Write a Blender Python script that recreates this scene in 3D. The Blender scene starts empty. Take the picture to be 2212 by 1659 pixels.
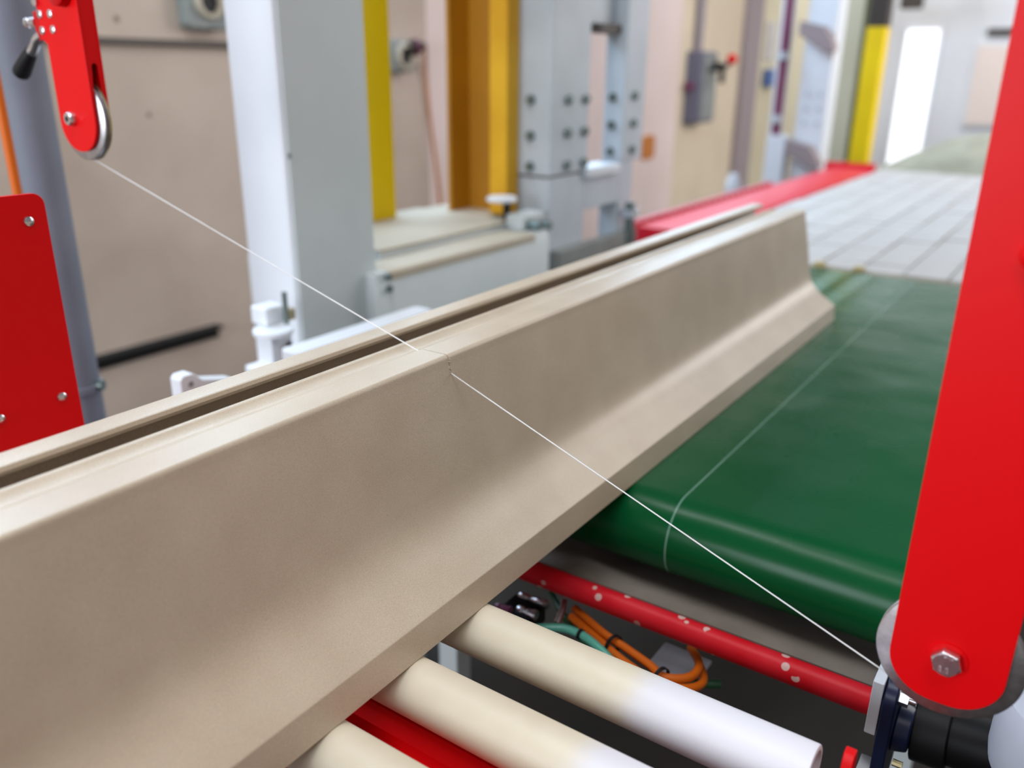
import bpy, bmesh, math, random
from mathutils import Vector, Matrix

random.seed(7)
scene = bpy.context.scene
COL = scene.collection

# ------------------------------------------------------------------ camera
cam_data = bpy.data.cameras.new('camera')
cam = bpy.data.objects.new('camera', cam_data)
COL.objects.link(cam)
cam_data.sensor_fit = 'HORIZONTAL'
cam_data.sensor_width = 36.0
cam_data.lens = 36.0 * 1824.76 / 2212.0
cam_data.clip_start = 0.02
cam_data.clip_end = 100
CR, CU, CF = (0.56723, -0.82352, 0.00834), (0.2807, 0.20285, 0.93812), (0.77425, 0.52978, -0.34622)
cam.matrix_world = Matrix(((CR[0], CU[0], -CF[0], -0.5986),
                           (CR[1], CU[1], -CF[1], -0.3986),
                           (CR[2], CU[2], -CF[2], 0.4700),
                           (0, 0, 0, 1)))
cam_data.dof.use_dof = True
cam_data.dof.focus_distance = 0.74
cam_data.dof.aperture_fstop = 3.0
cam_data.dof.aperture_blades = 0
scene.camera = cam

# ------------------------------------------------------------------ world, lamps, exposure
world = bpy.data.worlds.new('hall_daylight')
scene.world = world
world.use_nodes = True
world.node_tree.nodes['Background'].inputs[0].default_value = (1.0, 0.97, 0.94, 1)
world.node_tree.nodes['Background'].inputs[1].default_value = 0.24


def area(name, loc, target, sx, sy, power, color):
    d = bpy.data.lights.new(name, 'AREA')
    d.shape = 'RECTANGLE'
    d.size, d.size_y = sx, sy
    d.energy = power
    d.color = color
    o = bpy.data.objects.new(name, d)
    COL.objects.link(o)
    o.location = loc
    o.rotation_euler = (Vector(target) - Vector(loc)).to_track_quat('-Z', 'Y').to_euler()
    return o


# roof lights over the machine and the far end, unseen high windows along the left wall, windows behind the camera, two added fills
area('roof_light_row', (0.6, 1.45, 3.1), (0.6, 0.6, 0.0), 0.5, 4.0, 16, (0.90, 0.95, 1.0))
area('roof_light_front', (-0.7, -0.30, 3.0), (-0.5, 0.0, 0.0), 0.4, 3.4, 60, (0.95, 0.97, 1.0))
area('roof_light_far', (5.2, -1.5, 3.2), (4.6, 0.6, 0.0), 4.0, 0.6, 62, (0.95, 0.97, 1.0))
area('end_wall_fill', (9.6, 1.2, 2.9), (12.0, 1.3, 0.2), 2.0, 3.0, 95, (0.94, 0.97, 1.0))  # added lamp turned to the far wall to brighten it, no fixture there
area('high_windows', (4.2, 2.56, 1.95), (4.2, 0.0, 1.4), 10.0, 1.2, 520, (0.54, 0.77, 1.0))
area('side_windows', (-2.9, 0.9, 0.75), (1.0, 0.9, 0.45), 2.2, 1.3, 98, (0.84, 0.92, 1.0))
area('right_fill_light', (6.4, -2.2, 1.6), (6.0, 2.6, 0.3), 4.0, 1.4, 140, (1.0, 0.95, 0.94))  # added fill that brightens the back wall

vs = scene.view_settings
vs.view_transform = 'Standard'
vs.look = 'None'
vs.gamma = 1.0
vs.exposure = 0.05
vs.use_curve_mapping = False

# ------------------------------------------------------------------ materials
MATS = {}


def mat(name, color, rough=0.5, metal=0.0, color2=None, scale=8.0, lo=0.35, hi=0.65, detail=4.0,
        bump=0.0, bump_scale=200.0, specks=None, coat=0.0, stretch=None, spec=0.5, emit=None, emit_s=0.0,
        rough_var=0.0, grain=None):
    m = bpy.data.materials.new(name)
    m.use_nodes = True
    nt = m.node_tree
    N, L = nt.nodes, nt.links
    b = N['Principled BSDF']
    b.inputs['Roughness'].default_value = rough
    b.inputs['Metallic'].default_value = metal
    b.inputs['Specular IOR Level'].default_value = spec
    b.inputs['Coat Weight'].default_value = coat
    b.inputs['Coat Roughness'].default_value = 0.15
    c1 = (*color, 1)
    b.inputs['Base Color'].default_value = c1
    tc = N.new('ShaderNodeTexCoord')
    src = tc.outputs['Object']
    if stretch:
        mp = N.new('ShaderNodeMapping')
        mp.inputs['Scale'].default_value = stretch
        L.new(src, mp.inputs['Vector'])
        vec = mp.outputs['Vector']
    else:
        vec = src
    col_out = None
    if color2:
        nz = N.new('ShaderNodeTexNoise')
        nz.inputs['Scale'].default_value = scale
        nz.inputs['Detail'].default_value = detail
        L.new(vec, nz.inputs['Vector'])
        rp = N.new('ShaderNodeValToRGB')
        rp.color_ramp.elements[0].position = lo
        rp.color_ramp.elements[1].position = hi
        rp.color_ramp.elements[0].color = c1
        rp.color_ramp.elements[1].color = (*color2, 1)
        L.new(nz.outputs['Fac'], rp.inputs['Fac'])
        col_out = rp.outputs['Color']
        if rough_var:
            mr = N.new('ShaderNodeMapRange')
            mr.inputs['To Min'].default_value = max(0.02, rough - rough_var)
            mr.inputs['To Max'].default_value = min(1, rough + rough_var)
            L.new(nz.outputs['Fac'], mr.inputs['Value'])
            L.new(mr.outputs['Result'], b.inputs['Roughness'])
    if grain:
        ng = N.new('ShaderNodeTexNoise')
        ng.inputs['Scale'].default_value = grain[0]
        ng.inputs['Detail'].default_value = 3
        L.new(src, ng.inputs['Vector'])
        mg = N.new('ShaderNodeMapRange')
        mg.inputs['From Min'].default_value = 0.3
        mg.inputs['From Max'].default_value = 0.7
        mg.inputs['To Min'].default_value = 1 - grain[1]
        mg.inputs['To Max'].default_value = 1 + grain[1]
        L.new(ng.outputs['Fac'], mg.inputs['Value'])
        mm = N.new('ShaderNodeVectorMath')
        mm.operation = 'SCALE'
        L.new(col_out, mm.inputs[0])
        L.new(mg.outputs['Result'], mm.inputs['Scale'])
        col_out = mm.outputs['Vector']
    if specks:
        # specks = (colour, scale, size threshold)
        vo = N.new('ShaderNodeTexVoronoi')
        vo.inputs['Scale'].default_value = specks[1]
        L.new(src, vo.inputs['Vector'])
        lt = N.new('ShaderNodeMath')
        lt.operation = 'LESS_THAN'
        lt.inputs[1].default_value = specks[2]
        L.new(vo.outputs['Distance'], lt.inputs[0])
        nz2 = N.new('ShaderNodeTexNoise')
        nz2.inputs['Scale'].default_value = specks[1] * 0.35
        L.new(src, nz2.inputs['Vector'])
        gt = N.new('ShaderNodeMath')
        gt.operation = 'GREATER_THAN'
        gt.inputs[1].default_value = specks[3] if len(specks) > 3 else 0.56
        L.new(nz2.outputs['Fac'], gt.inputs[0])
        mu = N.new('ShaderNodeMath')
        mu.operation = 'MULTIPLY'
        L.new(lt.outputs[0], mu.inputs[0])
        L.new(gt.outputs[0], mu.inputs[1])
        mx = N.new('ShaderNodeMix')
        mx.data_type = 'RGBA'
        L.new(mu.outputs[0], mx.inputs['Factor'])
        if col_out:
            L.new(col_out, mx.inputs['A'])
        else:
            mx.inputs['A'].default_value = c1
        mx.inputs['B'].default_value = (*specks[0], 1)
        col_out = mx.outputs['Result']
    if col_out:
        L.new(col_out, b.inputs['Base Color'])
    if bump:
        nb = N.new('ShaderNodeTexNoise')
        nb.inputs['Scale'].default_value = bump_scale
        nb.inputs['Detail'].default_value = 5
        L.new(vec, nb.inputs['Vector'])
        bp = N.new('ShaderNodeBump')
        bp.inputs['Strength'].default_value = bump
        bp.inputs['Distance'].default_value = 0.001
        L.new(nb.outputs['Fac'], bp.inputs['Height'])
        L.new(bp.outputs['Normal'], b.inputs['Normal'])
    if emit:
        b.inputs['Emission Color'].default_value = (*emit, 1)
        b.inputs['Emission Strength'].default_value = emit_s
    MATS[name] = m
    return m


def srgb(r, g, b):
    f = lambda c: (c / 255 / 12.92) if c / 255 <= 0.04045 else ((c / 255 + 0.055) / 1.055) ** 2.4
    return (f(r), f(g), f(b))


mat('clay', srgb(190, 172, 149), 0.36, color2=srgb(198, 181, 158), scale=14, bump=0.16, bump_scale=900,
    specks=(srgb(120, 98, 75), 160, 0.05, 0.56), spec=0.6, grain=(900, 0.10))
mat('red_paint', (0.65, 0.001, 0.003), 0.40, spec=0.16, specks=((0.8, 0.35, 0.32), 75, 0.035, 0.66), bump=0.03, bump_scale=60)
mat('red_paint_worn', (0.66, 0.003, 0.012), 0.42, color2=(0.70, 0.016, 0.03), scale=18,
    specks=((0.75, 0.5, 0.46), 48, 0.20, 0.52), bump=0.1, bump_scale=120, spec=0.25)
mat('red_dark', (0.50, 0.001, 0.003), 0.4, spec=0.2)
mat('steel', (0.55, 0.54, 0.55), 0.33, metal=1.0, color2=(0.42, 0.40, 0.42), scale=60, stretch=(1, 1, 1), bump=0.12, bump_scale=300)
mat('steel_turned', (0.66, 0.63, 0.64), 0.36, metal=1.0, color2=(0.52, 0.49, 0.51), scale=120, bump=0.15, bump_scale=500)
mat('zinc', (0.72, 0.72, 0.74), 0.26, metal=1.0, color2=(0.55, 0.55, 0.58), scale=90)
mat('brass', (0.55, 0.47, 0.26), 0.35, metal=1.0, color2=(0.42, 0.36, 0.2), scale=40)
mat('wire_metal', (0.66, 0.64, 0.63), 0.5, metal=0.2)
mat('white_paint', srgb(226, 230, 236), 0.45, color2=srgb(214, 219, 226), scale=3)
mat('grey_paint', srgb(202, 209, 211), 0.5, color2=srgb(192, 200, 201), scale=4, specks=(srgb(120, 128, 128), 9, 0.05, 0.58))
mat('grey_paint_light', srgb(196, 204, 212), 0.5, color2=srgb(182, 190, 198), scale=5)
mat('grey_post', srgb(120, 126, 140), 0.6, color2=srgb(108, 113, 126), scale=6)
mat('cream_top', srgb(190, 180, 162), 0.7, color2=srgb(180, 169, 150), scale=6)
mat('yellow_paint', srgb(240, 206, 4), 0.5, color2=srgb(230, 194, 3), scale=3, spec=0.25)
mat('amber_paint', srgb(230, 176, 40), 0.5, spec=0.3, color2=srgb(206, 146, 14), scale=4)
mat('black_rubber', (0.005, 0.005, 0.006), 0.5, spec=0.3)
mat('black_steel', (0.006, 0.006, 0.007), 0.5, spec=0.25)
mat('dark_bolt', srgb(112, 124, 122), 0.4, metal=0.7)
mat('navy_cast', (0.006, 0.014, 0.055), 0.35, color2=(0.004, 0.01, 0.04), scale=30)
mat('motor_grey', srgb(176, 178, 188), 0.5, color2=srgb(164, 166, 176), scale=14, bump=0.1, bump_scale=150)
mat('orange_jacket', (0.60, 0.12, 0.004), 0.5, spec=0.3)
mat('green_hose', (0.01, 0.06, 0.02), 0.35)
mat('teal_hose', (0.10, 0.42, 0.32), 0.3)
mat('concrete_wall', srgb(196, 178, 164), 0.85, color2=srgb(176, 158, 144), scale=1.6, lo=0.38, hi=0.66, detail=6,
    bump=0.15, bump_scale=30, specks=(srgb(140, 120, 108), 5.5, 0.07, 0.60))
mat('wall_cream', srgb(206, 196, 168), 0.8, color2=srgb(196, 184, 156), scale=1.4)
mat('wall_pink', srgb(232, 212, 208), 0.8, color2=srgb(222, 202, 194), scale=1.2)
mat('wall_tan', srgb(218, 202, 178), 0.8, color2=srgb(206, 190, 166), scale=1.4)
mat('plaster_white', srgb(226, 227, 232), 0.8, color2=srgb(216, 216, 220), scale=1.0)
mat('floor_concrete', srgb(44, 37, 30), 0.85, color2=srgb(34, 29, 24), scale=3, detail=6, bump=0.2, bump_scale=40)
mat('ceiling_grey', srgb(120, 118, 116), 0.9, color2=srgb(108, 106, 104), scale=2)
mat('mauve_paint', srgb(150, 136, 138), 0.7)
mat('maroon_paint', srgb(116, 52, 84), 0.35)
mat('dark_slot', (0.01, 0.009, 0.008), 0.9)
mat('dark_conduit', srgb(92, 84, 78), 0.7)
mat('box_grey', srgb(140, 145, 142), 0.6, color2=srgb(126, 130, 128), scale=12)
mat('switch_grey', srgb(104, 100, 116), 0.5)
mat('tile_white', srgb(198, 193, 189), 0.55, color2=srgb(180, 175, 171), scale=6, spec=0.3)
mat('clay_heap', srgb(168, 164, 144), 0.9, color2=srgb(148, 144, 126), scale=8, bump=0.4, bump_scale=40)
mat('tan_steel', srgb(150, 140, 130), 0.6, color2=srgb(132, 122, 112), scale=14)
mat('brass_dust', srgb(190, 168, 120), 0.8)
mat('amber_recess_shade', srgb(176, 120, 6), 0.55, color2=srgb(160, 106, 4), scale=4)  # shade of the amber post's recess, put into a darker ochre colour
mat('olive_side_shade', srgb(92, 88, 52), 0.6)  # shade on the yellow post's side, put into an olive colour
mat('brown_dark', srgb(48, 36, 26), 0.6)
mat('rust_orange', srgb(196, 120, 50), 0.7)
mat('blue_plastic', srgb(60, 92, 150), 0.4)
mat('pink_blind', srgb(232, 214, 206), 0.8)
mat('chain_red', (0.45, 0.01, 0.02), 0.4, color2=(0.6, 0.05, 0.07), scale=30)
mat('red_rail_paint', (0.68, 0.010, 0.03), 0.42, spec=0.3)
mat('daylight_pane', (0.9, 0.93, 1.0), 0.3, emit=(0.93, 0.96, 1.0), emit_s=1.1)


def roller_material():
    m = bpy.data.materials.new('roller_plastic')
    m.use_nodes = True
    N, L = m.node_tree.nodes, m.node_tree.links
    b = N['Principled BSDF']
    b.inputs['Roughness'].default_value = 0.5
    tc = N.new('ShaderNodeTexCoord')
    sep = N.new('ShaderNodeSeparateXYZ')
    L.new(tc.outputs['Object'], sep.inputs[0])
    nz = N.new('ShaderNodeTexNoise')
    nz.inputs['Scale'].default_value = 22
    nz.inputs['Detail'].default_value = 4
    L.new(tc.outputs['Object'], nz.inputs['Vector'])
    ma = N.new('ShaderNodeMath')
    ma.operation = 'MULTIPLY_ADD'
    ma.inputs[1].default_value = 0.07
    L.new(nz.outputs['Fac'], ma.inputs[0])
    L.new(sep.outputs['Y'], ma.inputs[2])
    rp = N.new('ShaderNodeMapRange')          # clay dust wiped on where the clay runs, clean at the free end
    rp.inputs['From Min'].default_value = -0.145
    rp.inputs['From Max'].default_value = -0.105
    rp.interpolation_type = 'SMOOTHSTEP'
    L.new(ma.outputs[0], rp.inputs['Value'])
    nz2 = N.new('ShaderNodeTexNoise')
    nz2.inputs['Scale'].default_value = 40
    L.new(tc.outputs['Object'], nz2.inputs['Vector'])
    cr = N.new('ShaderNodeValToRGB')
    cr.color_ramp.elements[0].color = (*srgb(230, 220, 198), 1)
    cr.color_ramp.elements[1].color = (*srgb(220, 208, 184), 1)
    L.new(nz2.outputs['Fac'], cr.inputs['Fac'])
    mx = N.new('ShaderNodeMix')
    mx.data_type = 'RGBA'
    mx.inputs['A'].default_value = (*srgb(224, 221, 226), 1)
    L.new(cr.outputs['Color'], mx.inputs['B'])
    L.new(rp.outputs['Result'], mx.inputs['Factor'])
    L.new(mx.outputs['Result'], b.inputs['Base Color'])
    MATS['roller_plastic'] = m


def belt_material():
    m = bpy.data.materials.new('green_belt')
    m.use_nodes = True
    N, L = m.node_tree.nodes, m.node_tree.links
    b = N['Principled BSDF']
    b.inputs['Specular IOR Level'].default_value = 0.2
    b.inputs['Coat Weight'].default_value = 0.0
    b.inputs['Coat Roughness'].default_value = 0.22
    tc = N.new('ShaderNodeTexCoord')
    # long scratches that run with the belt
    mp = N.new('ShaderNodeMapping')
    mp.inputs['Scale'].default_value = (0.9, 60, 0.9)
    L.new(tc.outputs['Object'], mp.inputs['Vector'])
    nz = N.new('ShaderNodeTexNoise')
    nz.inputs['Scale'].default_value = 1.0
    nz.inputs['Detail'].default_value = 3
    L.new(mp.outputs['Vector'], nz.inputs['Vector'])
    rp = N.new('ShaderNodeValToRGB')
    rp.color_ramp.elements[0].position = 0.78
    rp.color_ramp.elements[1].position = 0.92
    rp.color_ramp.elements[0].color = (0, 0, 0, 1)
    rp.color_ramp.elements[1].color = (0.35, 0.35, 0.35, 1)
    L.new(nz.outputs['Fac'], rp.inputs['Fac'])
    sep = N.new('ShaderNodeSeparateXYZ')
    L.new(tc.outputs['Object'], sep.inputs[0])

    def band(center, half, soft, power):
        s = N.new('ShaderNodeMath'); s.operation = 'SUBTRACT'; s.inputs[1].default_value = center
        L.new(sep.outputs['Y'], s.inputs[0])
        a = N.new('ShaderNodeMath'); a.operation = 'ABSOLUTE'
        L.new(s.outputs[0], a.inputs[0])
        r_ = N.new('ShaderNodeMapRange')
        r_.inputs['From Min'].default_value = half
        r_.inputs['From Max'].default_value = half + soft
        r_.inputs['To Min'].default_value = power
        r_.inputs['To Max'].default_value = 0
        L.new(a.outputs[0], r_.inputs['Value'])
        return r_.outputs['Result']

    def add(a, b_):
        s = N.new('ShaderNodeMath'); s.operation = 'ADD'; s.use_clamp = True
        L.new(a, s.inputs[0]); L.new(b_, s.inputs[1])
        return s.outputs[0]
    seam = band(-0.064, 0.0003, 0.0011, 0.5)
    # pale wear tracks at the far end of the belt
    far = N.new('ShaderNodeMapRange')
    far.inputs['From Min'].default_value = 0.95
    far.inputs['From Max'].default_value = 1.35
    L.new(sep.outputs['X'], far.inputs['Value'])
    tracks = add(band(0.115, 0.012, 0.016, 0.36), band(0.05, 0.010, 0.016, 0.28))
    tracks = add(tracks, band(-0.02, 0.02, 0.03, 0.10))
    tr = N.new('ShaderNodeMath'); tr.operation = 'MULTIPLY'
    L.new(tracks, tr.inputs[0]); L.new(far.outputs['Result'], tr.inputs[1])
    fac = add(add(rp.outputs['Color'], seam), tr.outputs[0])
    mx = N.new('ShaderNodeMix'); mx.data_type = 'RGBA'
    mx.inputs['A'].default_value = (0.0005, 0.080, 0.021, 1)
    mx.inputs['B'].default_value = (0.38, 0.60, 0.52, 1)
    L.new(fac, mx.inputs['Factor'])
    L.new(mx.outputs['Result'], b.inputs['Base Color'])
    n3 = N.new('ShaderNodeTexNoise'); n3.inputs['Scale'].default_value = 9
    L.new(tc.outputs['Object'], n3.inputs['Vector'])
    mr = N.new('ShaderNodeMapRange'); mr.inputs['To Min'].default_value = 0.20; mr.inputs['To Max'].default_value = 0.34
    L.new(n3.outputs['Fac'], mr.inputs['Value'])
    L.new(mr.outputs['Result'], b.inputs['Roughness'])
    nb = N.new('ShaderNodeTexNoise'); nb.inputs['Scale'].default_value = 7; nb.inputs['Detail'].default_value = 1
    L.new(tc.outputs['Object'], nb.inputs['Vector'])
    bp = N.new('ShaderNodeBump'); bp.inputs['Strength'].default_value = 0.35; bp.inputs['Distance'].default_value = 0.012
    L.new(nb.outputs['Fac'], bp.inputs['Height'])
    L.new(bp.outputs['Normal'], b.inputs['Normal'])
    MATS['green_belt'] = m


roller_material()
belt_material()

# ------------------------------------------------------------------ mesh helpers


class G:
    def __init__(s):
        s.v, s.f = [], []

    def _add(s, v, f):
        o = len(s.v)
        s.v += [tuple(p) for p in v]
        s.f += [tuple(i + o for i in q) for q in f]
        return s

    def box(s, x0, x1, y0, y1, z0, z1):
        v = [(x, y, z) for x in (x0, x1) for y in (y0, y1) for z in (z0, z1)]
        return s._add(v, [(0, 1, 3, 2), (4, 6, 7, 5), (0, 4, 5, 1), (2, 3, 7, 6), (0, 2, 6, 4), (1, 5, 7, 3)])

    def prism(s, pts, axis, a, b):
        n = len(pts)
        put = {'x': lambda p, t: (t, p[0], p[1]), 'y': lambda p, t: (p[0], t, p[1]), 'z': lambda p, t: (p[0], p[1], t)}[axis]
        v = [put(p, a) for p in pts] + [put(p, b) for p in pts]
        f = [tuple(range(n)), tuple(range(2 * n - 1, n - 1, -1))]
        f += [(i, n + i, n + (i + 1) % n, (i + 1) % n) for i in range(n)]
        return s._add(v, f)

    def lathe(s, prof, base, axis, n=32):
        # prof: closed list of (radius, height along axis) ring points
        ax = Vector(axis).normalized()
        t = Vector((0, 0, 1)) if abs(ax.z) < 0.9 else Vector((1, 0, 0))
        e1 = ax.cross(t).normalized()
        e2 = ax.cross(e1)
        B = Vector(base)
        v, f = [], []
        k = len(prof)
        for i in range(n):
            a = 2 * math.pi * i / n
            d = e1 * math.cos(a) + e2 * math.sin(a)
            for r, hh in prof:
                v.append(B + ax * hh + d * r)
        for i in range(n):
            j = (i + 1) % n
            for q in range(k):
                p = (q + 1) % k
                f.append((i * k + q, j * k + q, j * k + p, i * k + p))
        return s._add(v, f)

    def cyl(s, p, q, r, r2=None, n=24):
        p, q = Vector(p), Vector(q)
        ax = (q - p)
        ln = ax.length
        ax.normalize()
        r2 = r if r2 is None else r2
        t = Vector((0, 0, 1)) if abs(ax.z) < 0.9 else Vector((1, 0, 0))
        e1 = ax.cross(t).normalized()
        e2 = ax.cross(e1)
        v = []
        for c, rr in ((p, r), (q, r2)):
            for i in range(n):
                a = 2 * math.pi * i / n
                v.append(c + (e1 * math.cos(a) + e2 * math.sin(a)) * rr)
        f = [tuple(range(n - 1, -1, -1)), tuple(range(n, 2 * n))]
        f += [(i, (i + 1) % n, n + (i + 1) % n, n + i) for i in range(n)]
        return s._add(v, f)

    def tube(s, path, r, n=10):
        P = [Vector(p) for p in path]
        prev = None
        v, f = [], []
        for i, p in enumerate(P):
            t = (P[min(i + 1, len(P) - 1)] - P[max(i - 1, 0)]).normalized()
            if prev is None:
                up = Vector((0, 0, 1)) if abs(t.z) < 0.9 else Vector((1, 0, 0))
                e1 = t.cross(up).normalized()
            else:
                e1 = (prev - t * prev.dot(t)).normalized()
            prev = e1
            e2 = t.cross(e1)
            for k in range(n):
                a = 2 * math.pi * k / n
                v.append(p + (e1 * math.cos(a) + e2 * math.sin(a)) * r)
        m = len(P)
        for i in range(m - 1):
            for k in range(n):
                l = (k + 1) % n
                f.append((i * n + k, i * n + l, (i + 1) * n + l, (i + 1) * n + k))
        f.append(tuple(range(n - 1, -1, -1)))
        f.append(tuple((m - 1) * n + k for k in range(n)))
        return s._add(v, f)


def smooth_path(pts, per=8):
    P = [Vector(p) for p in pts]
    out = []
    for i in range(len(P) - 1):
        p0, p1, p2, p3 = P[max(i - 1, 0)], P[i], P[i + 1], P[min(i + 2, len(P) - 1)]
        for k in range(per):
            t = k / per
            out.append(0.5 * ((2 * p1) + (p2 - p0) * t + (2 * p0 - 5 * p1 + 4 * p2 - p3) * t * t + (3 * p1 - p0 - 3 * p2 + p3) * t ** 3))
    out.append(P[-1])
    return out


def rounded(x0, x1, z0, z1, r, n=8, corners='all'):
    pts = []
    for cx_, cz_, a0, key in ((x1 - r, z1 - r, 0, 'tr'), (x0 + r, z1 - r, 90, 'tl'), (x0 + r, z0 + r, 180, 'bl'), (x1 - r, z0 + r, 270, 'br')):
        if corners != 'all' and key not in corners:
            pts.append((x1 if 'r' in key else x0, z1 if 't' in key else z0))
            continue
        for i in range(n + 1):
            a = math.radians(a0 + 90 * i / n)
            pts.append((cx_ + r * math.cos(a), cz_ + r * math.sin(a)))
    return pts


ORG = {}


def world_origin(o):
    return ORG.get(o.name, Vector((0, 0, 0))) if o else Vector((0, 0, 0))


def part(name, g, material, parent=None, bevel=0.0, segs=2, angle=38, label=None, origin=None):
    """Links the collected shape as one mesh; coordinates are world metres."""
    po = world_origin(parent)
    og = Vector(origin) if origin is not None else po
    me = bpy.data.meshes.new(name)
    me.from_pydata([tuple(Vector(p) - og) for p in g.v], [], g.f)
    me.update()
    bm = bmesh.new()
    bm.from_mesh(me)
    bmesh.ops.remove_doubles(bm, verts=bm.verts, dist=1e-6)
    bmesh.ops.recalc_face_normals(bm, faces=bm.faces)
    bm.to_mesh(me)
    bm.free()
    for p in me.polygons:
        p.use_smooth = True
    me.set_sharp_from_angle(angle=math.radians(angle))
    me.materials.append(MATS[material])
    o = bpy.data.objects.new(name, me)
    COL.objects.link(o)
    o.location = og - po
    if parent:
        o.parent = parent
    ORG[o.name] = og
    if bevel:
        b = o.modifiers.new('edge', 'BEVEL')
        b.width = bevel
        b.segments = segs
        b.limit_method = 'ANGLE'
        b.angle_limit = math.radians(40)
        b.harden_normals = True
    if label:
        o['label'] = label
    return o


def tag(o, label, cat, group=None):
    o['label'] = label
    o['category'] = cat
    if group:
        o['group'] = group
    return o


def thing(name, label, cat, loc, group=None):
    o = bpy.data.objects.new(name, None)
    o.empty_display_size = 0.05
    COL.objects.link(o)
    o.location = loc
    ORG[o.name] = Vector(loc)
    return tag(o, label, cat, group)


def struct(name, g, material, label=None, **k):
    o = part(name, g, material, **k)
    o['kind'] = 'structure'
    if label:
        o['label'] = label
    return o


def share(src, parent, loc):
    """A further piece of the same mesh under the same kind of parent (loc in world metres)."""
    c = src.copy()
    COL.objects.link(c)
    c.parent = parent
    c.location = Vector(loc) - world_origin(parent)
    ORG[c.name] = Vector(loc)
    return c


FLOOR = -0.85
YW = 2.6
XF = 12.0

# ================================================================== the hall
struct('floor', G().box(-3, XF + 0.2, -3, YW + 0.2, FLOOR - 0.1, FLOOR), 'floor_concrete', 'dark concrete floor of the hall')
struct('wall_left', G().box(-2.5, XF + 0.2, YW, YW + 0.2, FLOOR, 3.6), 'concrete_wall', 'stained beige concrete wall behind the machines')
struct('ceiling', G().box(-2.5, XF + 0.2, -3, YW + 0.2, 3.6, 3.7), 'ceiling_grey', 'dim grey ceiling of the hall')
wf = struct('wall_far', G().box(XF, XF + 0.2, -3, YW, FLOOR, 3.6), 'plaster_white', 'bright white wall at the far end of the hall')
struct('trim_1', G().box(7.43, 7.82, YW - 0.06, YW, FLOOR, 3.4), 'mauve_paint', 'mauve grey pilaster on the left wall', bevel=0.01)
struct('trim_2', G().box(7.86, 11.6, YW - 0.03, YW, FLOOR, 3.4), 'wall_cream', 'cream painted cladding on the left wall', bevel=0.005)
struct('trim_4', G().box(2.98, 6.10, YW - 0.008, YW, FLOOR, 3.4), 'wall_pink', 'pale pink painted stretch of the left wall')
struct('trim_5', G().box(6.10, 7.43, YW - 0.008, YW, FLOOR, 3.4), 'wall_tan', 'tan cream painted stretch of the left wall')
w = struct('window_1', G().box(XF - 0.05, XF, 1.66, 2.12, -0.7, 1.06), 'plaster_white', 'tall bright glazed doorway in the far wall', bevel=0.004)
part('pane', G().box(XF - 0.07, XF - 0.05, 1.70, 2.08, -0.66, 1.02), 'daylight_pane', w)
w = struct('window_2', G().box(XF - 0.05, XF, 0.72, 1.27, -0.14, 0.86), 'plaster_white', 'pale window with a pink blind in the far wall', bevel=0.004)
part('blind', G().box(XF - 0.07, XF - 0.05, 0.76, 1.23, -0.10, 0.82), 'pink_blind', w)
struct('trim_3', G().box(XF - 0.09, XF, 0.70, 1.16, 0.95, 1.02), 'brown_dark', 'dark lintel above the pale window')
t = thing('overhead_pipes', 'dark ceiling pipes and bracket above the far doorway', 'pipe', (11.2, 1.7, 1.42))
part('pipe', G().tube([(11.2, 0.9, 1.47), (11.2, 2.5, 1.40)], 0.045), 'brown_dark', t)
part('pipe', G().tube([(9.6, 1.75, 1.28), (11.9, 1.35, 1.55)], 0.03), 'mauve_paint', t)
part('bracket', G().box(11.1, 11.3, 1.82, 2.05, 1.22, 1.5), 'brown_dark', t, bevel=0.01)

# ================================================================== clay profile being cut
YZ_FRONT = [(0.0040, 0.0319), (0.0150, 0.0390), (0.0280, 0.0475), (0.0400, 0.0565), (0.0490, 0.0660), (0.0555, 0.0765),
            (0.0600, 0.0890), (0.0632, 0.1040), (0.0668, 0.1230), (0.0715, 0.1480), (0.0780, 0.1790), (0.0845, 0.2080)]
front = [(p.x, p.y) for p in smooth_path([(a, b, 0) for a, b in YZ_FRONT], 5)]
WIRE_L, WIRE_R = 0.288, 0.3725
section = [(0.0008, 0.0), (0.0000, 0.0010), (0.0032, 0.0308)] + front + [
    (0.0850, 0.2120), (0.0858, 0.2140), (0.0872, 0.2152), (0.0895, 0.2157), (0.1172, 0.2157), (0.1180, 0.2150),
    (0.1186, 0.2143), (0.1196, 0.2141), (0.1225, 0.2131), (0.1275, 0.2110), (0.1330, 0.2088), (0.1375, 0.2076), (0.1410, 0.2074),
    (0.1478, 0.2091), (0.1500, 0.2107), (0.1525, 0.2116), (0.1550, 0.2116), (0.1572, 0.2108),
    (0.1590, 0.2092), (0.1600, 0.2040), (0.1540, 0.1200), (0.1880, 0.1200), (0.1885, 0.2110), (0.1735, 0.2118),
    (0.1722, 0.2150), (0.1730, 0.2182), (0.1750, 0.2192), (0.1945, 0.2192), (0.1960, 0.2186), (0.1966, 0.2170), (0.1966, 0.0010), (0.1956, 0.0)]
kerf = []
for y, z in section:
    zz = z
    if 0.083 < y < 0.1186 and z > 0.19:
        zz = min(z, 0.1992 + (y - 0.0857) * 0.385)
    kerf.append((y, zz))
KW = 0.0004
stations = [(-0.80, section)] + [(-0.80 + 0.8 * i / 6, section) for i in range(1, 6)] + [(-KW, section), (-KW, kerf), (KW, kerf), (KW, section)] + \
           [(1.1463 * i / 8, section) for i in range(1, 9)]
g = G()
n = len(section)
for x, sc in stations:
    g.v += [(x, y, z) for y, z in sc]
for i in range(len(stations) - 1):
    for k in range(n):
        l = (k + 1) % n
        g.f.append((i * n + k, i * n + l, (i + 1) * n + l, (i + 1) * n + k))
g.f.append(tuple(range(n)))
g.f.append(tuple((len(stations) - 1) * n + k for k in range(n - 1, -1, -1)))
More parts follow.
